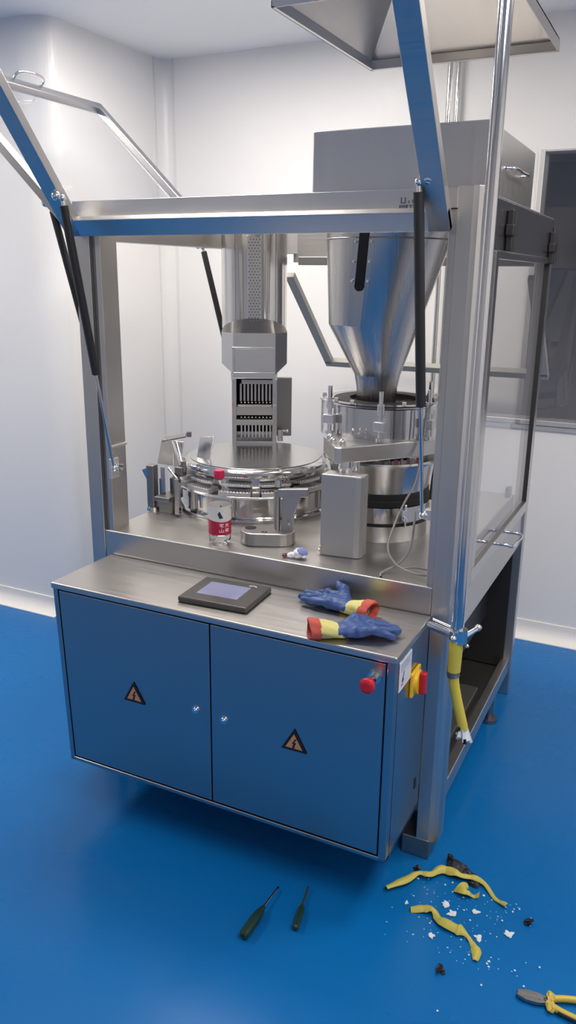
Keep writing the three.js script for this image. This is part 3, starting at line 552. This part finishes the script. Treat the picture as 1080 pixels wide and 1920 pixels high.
// ================================================================ things on the cabinet and table
{ // operator panel
  const p = V(.4665, .7194, -.128), e1 = V(.193, 0, -.012).normalize(), t = local('touch_screen', 'flat black framed touch screen panel lying on the cabinet top left of the gloves', 'touch screen', [p.x, p.y, p.z], Math.atan2(.012, .193));
  part('bezel', [triUV(new RoundedBoxGeometry(.198, .016, .160, 3, .005)).translate(0, .008, 0)], M.bezel, t);
  part('screen', [new THREE.BoxGeometry(.118, .001, .088).translate(-.006, .0162, -.004)], M.screen, t);
  part('logo', [new THREE.BoxGeometry(.014, .0006, .003).rotateY(.3).translate(.050, .0162, -.063), new THREE.BoxGeometry(.007, .0006, .003).rotateY(-.5).translate(.061, .0162, -.061), new THREE.BoxGeometry(.003, .0006, .007).translate(.044, .0162, -.061)], M.white, t);
}
{ // water bottle
  const t = local('water_bottle', 'small clear plastic water bottle with pink cap and red and white label', 'bottle', [.338, T, -.318], 0);
  const prof = [[0, .004], [.012, .002], [.024, 0], [.028, .002], [.0315, .010], [.0325, .020], [.0325, .034], [.0325, .118], [.0328, .128], [.031, .142], [.026, .165], [.0195, .182], [.0138, .192], [.0126, .197], [.0126, .206]];
  part('bottle_body', lathe(prof, 0, 0, 0, 48, 0), M.pet, t);
  part('cap', lathe([[.0128, .194], [.0150, .194], [.0154, .196], [.0154, .213], [.0140, .217], [0, .2178]], 0, 0, 0, 40, .5), M.pink, t, { label: 'pink screw cap' });
  part('water', lathe([[0, .0045], [.024, .001], [.0308, .010], [.0316, .020], [.0316, .031], [0, .0312]], 0, 0, 0, 40, .4), M.water, t);
  const cv = document.createElement('canvas'); cv.width = 1024; cv.height = 512; const q = cv.getContext('2d');
  q.fillStyle = '#dcdbd9'; q.fillRect(0, 0, 1024, 512);
  q.fillStyle = '#b01540'; q.beginPath(); q.moveTo(0, 268); for (let x = 0; x <= 1024; x += 16) q.lineTo(x, 262 + 14 * Math.sin(x / 1024 * 6.283 * 2)); q.lineTo(1024, 512); q.lineTo(0, 512); q.fill();
  const strokes = (ox, oy, s, list) => { q.strokeStyle = '#f3d6dc'; q.lineWidth = s * .13; for (const l of list) { q.beginPath(); q.moveTo(ox + l[0] * s, oy + l[1] * s); for (let i = 2; i < l.length; i += 2) q.lineTo(ox + l[i] * s, oy + l[i + 1] * s); q.stroke(); } };
  const G = [ // the four characters of the label
    [[.1, .3, .1, .15, .9, .15, .9, .3], [.5, 0, .5, .15], [.5, .2, .1, .7], [.45, .3, .45, .95, .6, .85], [.5, .45, .95, .95], [.8, .35, .6, .55]],
    [[.1, .2, .9, .2], [.5, 0, .5, .6], [.1, .5, .9, .5], [.5, .55, .05, .98], [.5, .55, .95, .98]],
    [[.5, .05, .5, .9], [.1, .35, .1, .9, .9, .9, .9, .35]],
    [[.5, 0, .4, .12], [.2, .12, .2, .5, .8, .5, .8, .12, .2, .12], [.2, .3, .8, .3], [.5, .5, .5, .98], [.1, .62, .4, .62, .1, .92], [.85, .58, .6, .72, .95, .95]]];
  for (const base of [60, 560]) {
    G.forEach((g, i) => strokes(base + (i % 2) * 84, 300 + (i >> 1) * 90, 72, g));
    q.fillStyle = '#c98a9a'; for (let r = 0; r < 7; r++) q.fillRect(base + 240, 292 + r * 26, 90 + 60 * rnd(), 10);
    q.fillStyle = '#26303a'; q.beginPath(); q.moveTo(base - 20, 130); q.lineTo(base + 10, 80); q.lineTo(base + 34, 140); q.lineTo(base + 60, 200); q.lineTo(base + 10, 215); q.fill();
    q.fillStyle = '#4a4c50'; q.fillRect(base + 190, 44, 130, 18);
  }
  const lt = new THREE.CanvasTexture(cv); lt.colorSpace = THREE.SRGBColorSpace; lt.wrapS = THREE.RepeatWrapping;
  const lg = new THREE.CylinderGeometry(.0331, .0331, .084, 48, 1, true); lg.rotateY(.10); lg.translate(0, .076, 0);
  part('label', lg, std({ map: lt, roughness: .4, side: THREE.DoubleSide }), t, { label: 'red and white wrap label' });
}
{ // crumpled film wrapper
  const t = local('crumpled_wrapper', 'small crumpled white and purple film wrapper on the table edge beside the guide bracket', 'wrapper', [.588, T, -.31], .3);
  const crump = (n, r, sy, sd) => { const g = new THREE.IcosahedronGeometry(r, 3), p = g.attributes.position; for (let i = 0; i < p.count; i++) { const x = p.getX(i), y = p.getY(i), z = p.getZ(i), k = 1 + .55 * (noise2(x * 90 + sd, y * 90 + z * 70 + sd, 997, 997) - .5) + .3 * (noise2(x * 200 + sd, z * 200 + y * 120, 997, 997) - .5); p.setXYZ(i, x * k, Math.max(.0005 - sy * r * .5, y * k) * sy, z * k); } g.computeVertexNormals(); return g; };
  part('film', [crump(0, .020, .8, 3).translate(.006, .012, 0), crump(0, .013, .7, 9).translate(-.014, .009, .004), crump(0, .010, .6, 5).translate(.020, .007, .008)], M.film, t);
  part('printed_patch', [new THREE.SphereGeometry(.015, 20, 12).scale(1.1, .35, .85).rotateZ(-.5).rotateX(.5).translate(.016, .021, .006)], M.filmBlue, t);
  part('torn_corner', [crump(0, .008, .7, 14).translate(-.034, .0055, .002)], M.filmRed, t);
}
// gloves
function sdf(fn, min, max, res) {
  const mcb = new MarchingCubes(res, new THREE.MeshStandardMaterial(), false, false, 200000); mcb.isolation = 0; mcb.reset();
  const h = res / 2, c = min.clone().add(max).multiplyScalar(.5), e = max.clone().sub(min).multiplyScalar(.5), p = V(0, 0, 0);
  for (let k = 0; k < res; k++) for (let j = 0; j < res; j++) for (let i = 0; i < res; i++) { p.set(c.x + (i - h) / h * e.x, c.y + (j - h) / h * e.y, c.z + (k - h) / h * e.z); mcb.field[i + j * res + k * res * res] = -fn(p); }
  mcb.update(); const n = mcb.count, g = new THREE.BufferGeometry();
  const pos = new Float32Array(n * 3); for (let i = 0; i < n; i++) { pos[3 * i] = c.x + mcb.positionArray[3 * i] * e.x; pos[3 * i + 1] = c.y + mcb.positionArray[3 * i + 1] * e.y; pos[3 * i + 2] = c.z + mcb.positionArray[3 * i + 2] * e.z; }
  g.setAttribute('position', new THREE.BufferAttribute(pos, 3)); const w = mergeVertices(g, 1e-5); w.computeVertexNormals(); return w;
}
const capsule = (p, a, b, ra, rb, sy = 1) => { const px = p.x - a.x, py = (p.y - a.y) / sy, pz = p.z - a.z, bx = b.x - a.x, by = (b.y - a.y) / sy, bz = b.z - a.z, t = Math.max(0, Math.min(1, (px * bx + py * by + pz * bz) / (bx * bx + by * by + bz * bz))); return Math.hypot(px - t * bx, py - t * by, pz - t * bz) - (ra + t * (rb - ra)); };
const smin = (a, b, k) => { const h = Math.max(k - Math.abs(a - b), 0) / k; return Math.min(a, b) - h * h * k / 4; };
function glove(t, thumbSide, lift, curl, spread = 1) { // along +x: cuff 0..0.03, sleeve to 0.085, hand to 0.215
  const bones = [];
  bones.push([V(.075, .018, 0), V(.118, .018, 0), .027, .033]);
  const F = [[-.029, .194, .0076], [-.0100, .214, .0084], [.0095, .212, .0086], [.029, .194, .0082]];
  const fb = F.map(([z, x, r], i) => [[V(.115, .022, z * .7), V(.155, .019 + .006 * (i % 2), z * 1.0), .0120, .0094], [V(.155, .019 + .006 * (i % 2), z), V(x, .0095 + .004 * ((i + 1) % 2) + curl * .01, z * 1.12), .0094, r]]);
  const th = [[V(.095, .022, thumbSide * .020), V(.118, .028 + lift * .4, thumbSide * .046 * spread), .0135, .0125], [V(.118, .028 + lift * .4, thumbSide * .046 * spread), V(.145, .020 + lift, thumbSide * .058 * spread), .0125, .0105]];
  const f = p => { let d = capsule(p, ...bones[0], .55); for (const fi of fb) { let q = smin(capsule(p, ...fi[0]), capsule(p, ...fi[1]), .008); d = smin(d, q, .0035); } let q = smin(capsule(p, ...th[0]), capsule(p, ...th[1]), .008); d = smin(d, q, .014); d += .0011 * Math.sin(p.x * 210 + p.z * 160) * Math.sin(p.z * 240 - p.x * 60); return Math.max(d, .0005 - p.y); };
  part('coated_hand', sdf(f, V(.035, -.006, -.075), V(.23, .060, .075), 92), M.gloveBlue, t, { label: 'blue coated palm and fingers' });
  // knit sleeve and cuff: elliptical rings, open end
  const ringG = (rows, inner) => { const N = 40, ps = [], ix = []; rows.forEach(([x, ry, rz, wv], k) => { for (let i = 0; i <= N; i++) { const a = i / N * 2 * Math.PI, w = 1 + wv * Math.sin(3 * a + k) + wv * .6 * Math.sin(7 * a + 2 * k); ps.push(x + wv * .03 * Math.cos(2 * a), Math.max(.001, ry * 1.0 + ry * w * Math.sin(a) + .001), rz * w * Math.cos(a)); } });
    for (let k = 0; k < rows.length - 1; k++) for (let i = 0; i < N; i++) { const a = k * (N + 1) + i, b = a + N + 1; ix.push(a, b, a + 1, b, b + 1, a + 1); } const g = new THREE.BufferGeometry(); g.setAttribute('position', new THREE.Float32BufferAttribute(ps, 3)); g.setIndex(ix); const uv = new Float32Array(ps.length / 3 * 2); for (let i = 0; i < ps.length / 3; i++) { uv[2 * i] = ps[3 * i] * 8; uv[2 * i + 1] = (i % (N + 1)) / N * 1.2; } g.setAttribute('uv', new THREE.BufferAttribute(uv, 2)); g.computeVertexNormals(); return g; };
  part('knit_sleeve', ringG([[.024, .022, .030, .05], [.040, .021, .028, .05], [.060, .018, .026, .04], [.074, .0150, .0262, .02], [.090, .0125, .022, .02], [.100, .008, .014, .02]]), M.gloveYellow, t, { label: 'yellow knit sleeve' });
  part('cuff', ringG([[.022, .0205, .0285, .05], [.001, .021, .030, .07], [.000, .0225, .0315, .07], [.004, .0238, .0325, .06], [.027, .0228, .0310, .05]]), M.gloveRed, t, { label: 'red ribbed cuff' });
}
{
  const a = V(.866, .7194, -.166), g1 = local('work_glove', 'blue coated work glove with yellow sleeve lying behind, its fingers pointing left', 'glove', [a.x, a.y + .001, a.z], Math.PI - .21, 'work gloves on the cabinet'); glove(g1, 1, .020, .3);
  const b = V(.768, .7194, .002), g2 = local('work_glove', 'blue coated work glove with red cuff at the cabinet edge, fingers pointing right', 'glove', [b.x, b.y + .001, b.z], Math.atan2(.123, .164) - .06, 'work gloves on the cabinet'); glove(g2, -1, .002, .0, .78);
}
// ================================================================ service tube at the right post
{
  const t = thing('service_tube', 'tall polished steel tube clamped to the right post with yellow taped hose at its foot', 'pipe', [1.069, 0, -.2]);
  part('tube', [rod(V(1.071, .715, -.2), V(1.073, CEIL, -.2), .0135, .0135, 32), rod(V(1.0625, .73, -.189), V(1.0645, CEIL, -.189), .005, .005, 14)], M.mirror, t);
  part('clamp', [cyl(1.070, .700, .722, -.2, .019, .019, 28), ball(1.066, .708, -.180, .008), cyl(1.078, .694, .728, -.2, .017, .017, 28), rod(V(.992, .712, -.225), V(1.056, .708, -.205), .010, .010, 20), rod(V(1.000, .724, -.235), V(1.05, .722, -.215), .003, .003, 10), rod(V(1.08, .70, -.21), V(1.108, .718, -.245), .0075, .0065, 16), ball(1.109, .719, -.247, .009), ball(1.096, .687, -.2, .005)], M.chrome, t);
  part('taped_hose', [tube([[1.070, .705, -.2], [1.069, .65, -.2], [1.068, .615, -.2]], .0165, 24, 20), tube([[1.068, .618, -.2], [1.071, .585, -.2], [1.080, .545, -.2], [1.091, .505, -.2], [1.100, .474, -.2], [1.102, .464, -.2]], .0128, 50, 18)], M.tape, t, { label: 'yellow tape wrapped hose' });
  part('tape_end', [tube([[1.067, .628, -.2], [1.067, .610, -.2], [1.069, .600, -.2]], .0155, 12, 18)], M.steelDark, t);
  const fr = []; for (let i = 0; i < 16; i++) { const a = rnd() * 6.283, r = .004 + rnd() * .016, p0 = V(1.103 + .008 * Math.cos(a), .468 - rnd() * .008, -.2 + .008 * Math.sin(a)), p1 = V(1.106 + r * Math.cos(a), .455 - rnd() * .028, -.2 + r * Math.sin(a)); fr.push(bar(p0, p1, .006 + rnd() * .006, .002, V(rnd() - .5, .2, rnd() - .5), .0005)); }
  part('frayed_end', fr, M.flake, t, { label: 'frayed white foam end' });
  part('core', [bar(V(1.104, .47, -.198), V(1.110, .425, -.196), .011, .005, V(1, 0, .3)), bar(V(1.098, .475, -.19), V(1.092, .458, -.188), .008, .004, V(1, 0, 0))], M.blackScrap, t);
}
// pipes behind the machine
{
  const t = thing('drop_pipe', 'pair of thin steel drop pipes behind the machine below the extractor hood', 'pipe', [.515, 0, -1.834]);
  for (const [x, z, r] of [[.497, -1.828, .010], [.527, -1.840, .008]]) part('pipe', [rod(V(x + .01, 0, z), V(x, CEIL, z), r, r, 20)], M.mirror, t);
  part('pipe_clamp', [box(.485, .555, 1.04, 1.058, ZB, -1.813, .003)], M.chrome, t);
}
// ================================================================ extractor hood
{
  const x0 = .40, x1 = 1.005, z0 = -1.225, z1 = -.50, yb = 2.195, h = .03;
  const t = thing('extractor_hood', 'stainless steel pyramid extractor hood hanging from the ceiling above the machine', 'hood', [(x0 + x1) / 2, yb, (z0 + z1) / 2]);
  const th = .004;
  part('rim', [box(x0, x1, yb, yb + h, z0, z0 + th, .001), box(x0, x1, yb, yb + h, z1 - th, z1, .001), box(x0, x0 + th, yb, yb + h, z0, z1, .001), box(x1 - th, x1, yb, yb + h, z0, z1, .001), box(x0, x1, yb, yb + th, z0, z0 + .012, .001), box(x0, x0 + .012, yb, yb + th, z0, z1, .001)], M.steelH, t);
  const cx0 = .60, cx1 = .82, cz0 = -.96, cz1 = -.74, y0 = yb + h, y1 = 2.42;
  const q = [[[x0, y0, z0], [x1, y0, z0], [cx1, y1, cz0], [cx0, y1, cz0]], [[x1, y0, z0], [x1, y0, z1], [cx1, y1, cz1], [cx1, y1, cz0]], [[x1, y0, z1], [x0, y0, z1], [cx0, y1, cz1], [cx1, y1, cz1]], [[x0, y0, z1], [x0, y0, z0], [cx0, y1, cz0], [cx0, y1, cz1]]];
  const pos = []; for (const f of q) { for (const i of [0, 1, 2, 0, 2, 3]) pos.push(...f[i]); for (const i of [0, 2, 1, 0, 3, 2]) pos.push(f[i][0], f[i][1] + .004, f[i][2]); }
  const g = new THREE.BufferGeometry(); g.setAttribute('position', new THREE.Float32BufferAttribute(pos, 3)); g.computeVertexNormals();
  part('canopy', triUV(g), M.steelV, t);
  part('duct', [box(cx0, cx1, y1 - .004, CEIL, cz0, cz1, .002)], M.steelV, t);
}
// ================================================================ things on the floor
function ribbon(pts, widths, arch, lift, sd, fr = 1) { // curled strip along a floor polyline
  const c = new THREE.CatmullRomCurve3(pts.map(p => V(p[0], 0, p[1]))), N = 90, K = 8, ps = [], ix = [], wc = s => { const f = s * (widths.length - 1), i = Math.min(widths.length - 2, Math.floor(f)); return widths[i] + (widths[i + 1] - widths[i]) * (f - i); };
  for (const side of [0, 1]) for (let i = 0; i <= N; i++) { const s = i / N, p = c.getPoint(s), tg = c.getTangent(s), n = V(-tg.z, 0, tg.x).normalize(), w = wc(s) * (1 + .3 * (noise2(s * fr * 30 + sd, 3, 999, 999) - .5)), tw = .9 * (noise2(s * fr * 7 + sd, 7, 999, 999) - .5);
    for (let k = 0; k <= K; k++) { const u = k / K - .5, y = .0015 + arch * w * Math.cos(u * 2.6) + lift * noise2(s * fr * 9 + sd, 1, 999, 999) * .012 + u * tw * w * .7; ps.push(p.x + n.x * u * w, Math.max(.0008, y) + side * .0012, p.z + n.z * u * w); } }
  const S = (N + 1) * (K + 1); for (let i = 0; i < N; i++) for (let k = 0; k < K; k++) { const a = i * (K + 1) + k, b = a + K + 1; ix.push(a, a + 1, b, b, a + 1, b + 1); ix.push(S + a, S + b, S + a + 1, S + b, S + b + 1, S + a + 1); }
  for (let i = 0; i < N; i++) for (const k of [0, K]) { const a = i * (K + 1) + k, b = a + K + 1; if (k === 0) ix.push(a, b, S + a, S + a, b, S + b); else ix.push(a, S + a, b, S + a, S + b, b); }
  const g = new THREE.BufferGeometry(); g.setAttribute('position', new THREE.Float32BufferAttribute(ps, 3)); g.setIndex(ix); g.computeVertexNormals(); return g;
}
single('tape_strip', 'longer curled yellow tape strip arching towards the machine foot', 'tape', ribbon([[.958, -.10], [.993, -.150], [1.017, -.188], [1.047, -.198], [1.071, -.232], [1.101, -.234], [1.123, -.232], [1.156, -.242], [1.185, -.234], [1.222, -.198], [1.253, -.180]], [.020, .034, .018, .020, .026, .030, .020, .020, .016, .012, .012], .42, 1, 4), M.tapeScrap, 'long yellow tape strips on the floor');
single('tape_strip', 'S-shaped yellow tape strip among white flakes, nearest the camera', 'tape', ribbon([[1.037, -.064], [1.073, -.080], [1.094, -.078], [1.114, -.060], [1.151, -.049], [1.178, -.045], [1.201, -.030], [1.218, -.006], [1.222, .022]], [.016, .024, .018, .022, .032, .030, .012, .014, .026, .010], .42, 1, 21), M.tapeScrap, 'long yellow tape strips on the floor');
single('tape_scrap', 'short folded yellow tape scrap between the two long tape strips', 'tape', ribbon([[1.131, -.19], [1.146, -.178], [1.165, -.182], [1.182, -.185]], [.040, .034, .012, .018], .45, 1, 33, .3), M.tapeScrap);
function chunk(r, sx, sy, sz, sd, det = 2) { const g = new THREE.IcosahedronGeometry(r, det), p = g.attributes.position; for (let i = 0; i < p.count; i++) { const x = p.getX(i) / r, y = p.getY(i) / r, z = p.getZ(i) / r, k = .62 + .8 * noise2(x * 2.2 + sd, y * 2.2 + z * 1.7 + sd * 3, 997, 997); p.setXYZ(i, x * r * sx * k, Math.max(-.5, y) * r * sy * k, z * r * sz * k); } g.computeVertexNormals(); return g; }
const onFloor = (g, x, z) => { g.computeBoundingBox(); g.translate(x, .0005 - g.boundingBox.min.y, z); return g; };
single('black_tape_clump', 'crumpled black tape clump on the longer yellow strip', 'tape', [onFloor(chunk(.022, 1.1, .6, .9, 2, 3), 1.105, -.262), onFloor(chunk(.018, 1.3, .6, .8, 6, 3), 1.135, -.248), onFloor(chunk(.010, .7, 1.6, .7, 9), 1.078, -.283), onFloor(chunk(.012, 1.2, .6, .6, 5), 1.158, -.222)], M.blackScrap);
for (const [x, z, r, l, sd] of [[1.007, -.213, .010, 'tiny flat black tape scrap beside the machine post foot', 3], [1.311, -.153, .0125, 'small black tape scrap right of the white flakes', 8], [1.156, .082, .0125, 'small black tape scrap nearest the camera below the S-shaped strip', 12]])
  {
    const a = []; for (let k = 0; k < 5; k++) { const q = k * 1.3 + sd, e = .6 + .7 * rnd(), w = new THREE.Shape([[-r * .6, -r * .25], [r * e, -r * (.3 + .2 * rnd())], [r * (1.2 * e), r * .1], [r * .5 * e, r * (.35 + .3 * rnd())], [-r * .5, r * .3]].map(p => new THREE.Vector2(...p))), g = new THREE.ExtrudeGeometry(w, { depth: .0022, bevelEnabled: false }); g.rotateX(-Math.PI / 2 + .9 * (rnd() - .5)); g.rotateY(q); g.translate(0, .002 + .002 * k, 0); a.push(g); }
    single('black_scrap', l, 'tape', onFloor(merge(a), x, z), M.blackScrap, 'black tape scraps on the floor');
  }
const FL = [[1.062, -.222, .009, 'white torn foam flake lying on top of the longer yellow strip'], [1.115, -.121, .012, 'jagged white foam flake below the short yellow scrap'], [1.137, -.098, .012, 'white foam flake touching the jagged flake between the strips'], [1.186, -.131, .010, 'star-shaped white foam flake right of the short yellow scrap'], [1.020, -.083, .006, 'tiny white foam flake left of the S-shaped strip end'], [1.106, -.007, .010, 'narrow white foam flake below the middle of the S-shaped strip'], [1.213, -.051, .010, 'triangular white foam flake against the right end of the S-shaped strip'], [1.277, -.094, .013, 'lone notched white foam flake farthest right on the floor']];
FL.forEach(([x, z, r, l], i) => {
  const a = []; for (let k = 0; k < 5; k++) { const q = k * 1.256 * (.6 + .5 * rnd()) + i, e = .5 + .8 * rnd(), s = new THREE.Shape([[-r * .3, -r * .2], [r * .7 * e, -r * (.2 + .3 * rnd())], [r * (1.0 * e + .3 * rnd()), r * .1], [r * .6 * e, r * (.3 + .35 * rnd())], [-r * .2, r * .3]].map(p => new THREE.Vector2(...p))); const g = new THREE.ExtrudeGeometry(s, { depth: .002, bevelEnabled: false }); g.rotateX(-Math.PI / 2 + .25 * (rnd() - .3)); g.rotateY(q + rnd() * .5); a.push(g); }
  a.push(chunk(r * .5, 1, .5, 1, i)); const g = merge(a); onFloor(g, x, z); if (i === 0) g.translate(0, .017, -.004); single('foam_flake', l, 'flake', g, M.flake, 'torn foam flakes on the floor');
});
{
  const a = []; for (let i = 0; i < 130; i++) { const x = 1.02 + rnd() * .28, z = -.21 + rnd() * .25, r = .0008 + .0022 * rnd() * rnd(); a.push(onFloor(chunk(r, 1.3, .6, 1, i, 0), x + .1 * (rnd() - .5), z)); }
  for (const [x, z] of [[1.31, .005], [1.337, .04], [1.36, -.03], [1.18, .19], [1.25, .08]]) a.push(onFloor(chunk(.003, 1, .6, 1, x, 0), x, z));
  const c = single('foam_crumbs', 'fine white crumbs scattered over the blue floor around the tape strips', 'debris', a, M.flake); c.userData.kind = 'stuff';
}
{ // screwdriver with a fat handle
  const t = local('screwdriver', 'screwdriver with fat dark green handle, left of the slim one', 'screwdriver', [.707, .0135, .214], 0, 'screwdrivers on the floor');
  const g = lathe([[0, 0], [.008, .001], [.0125, .006], [.0135, .018], [.0130, .040], [.0135, .062], [.0120, .080], [.0085, .096], [.0065, .102], [.0060, .108], [0, .108]], 0, 0, 0, 12, .6).rotateX(-Math.PI / 2); part('handle', g, M.handleGreen, t);
  part('shaft', [rod(V(0, 0, -.106), V(0, -.004, -.182), .0030, .0030, 12), bar(V(0, -.0042, -.180), V(0, -.0052, -.192), .006, .0018, V(1, 0, 0), .0004)], M.mirror, t);
}
{ // slim screwdriver
  const t = local('screwdriver', 'slim screwdriver with dark green handle, right of the fat-handled one', 'screwdriver', [.807, .0095, .132], .215, 'screwdrivers on the floor');
  const g = lathe([[0, 0], [.006, .001], [.0092, .005], [.0095, .012], [.0080, .020], [.0092, .028], [.0092, .066], [.0070, .074], [.0055, .080], [0, .080]], 0, 0, 0, 16, .6).rotateX(-Math.PI / 2); part('handle', g, M.handleGreen, t);
  part('shaft', [rod(V(0, 0, -.078), V(0, -.003, -.150), .0032, .0030, 12)], M.steelDark, t);
}
{ // pliers
  const t = local('pliers', 'pliers with yellow handles lying open at the lower right floor corner', 'pliers', [1.385, .0, .066], .12);
  const jaw = (s) => { const sh = new THREE.Shape([[-.056, .001], [-.057, .006], [-.040, .0125], [-.014, .0125], [.010, .006], [.014, -.004], [-.010, -.004], [-.016, .001]].map(p => new THREE.Vector2(p[0], s * p[1]))); const g = new THREE.ExtrudeGeometry(sh, { depth: .008, bevelEnabled: true, bevelSize: .001, bevelThickness: .001, bevelSegments: 1 }); g.rotateX(-Math.PI / 2); g.translate(0, .005, 0); return g; };
  part('jaw', [jaw(1)], M.steelDark, t); part('jaw', [jaw(-1)], M.steelDark, t); part('pivot', [cyl(-.008, .004, .0165, 0, .0062, .0062, 20)], M.steelSatin, t);
  const hd = s => tube([[.006, .010, s * .004], [.020, .010, s * .011], [.045, .010, s * .020], [.080, .010, s * .026], [.115, .009, s * .022], [.135, .009, s * .018]], .0075, 60, 14);
  for (const s of [-1, 1]) { const h = part('handle', [hd(s), chunk(.0105, .8, .9, 1.1, 3 + s, 3).translate(.014, .011, s * .013)], M.pliersYellow, t, { label: 'yellow dipped handle' }); part('handle_grip', [tube([[.030, .0105, s * .0205], [.060, .0105, s * .0285], [.095, .010, s * .029], [.125, .009, s * .024]], .0042, 40, 10)], M.black, h); }
}
renderer.render(scene, camera);
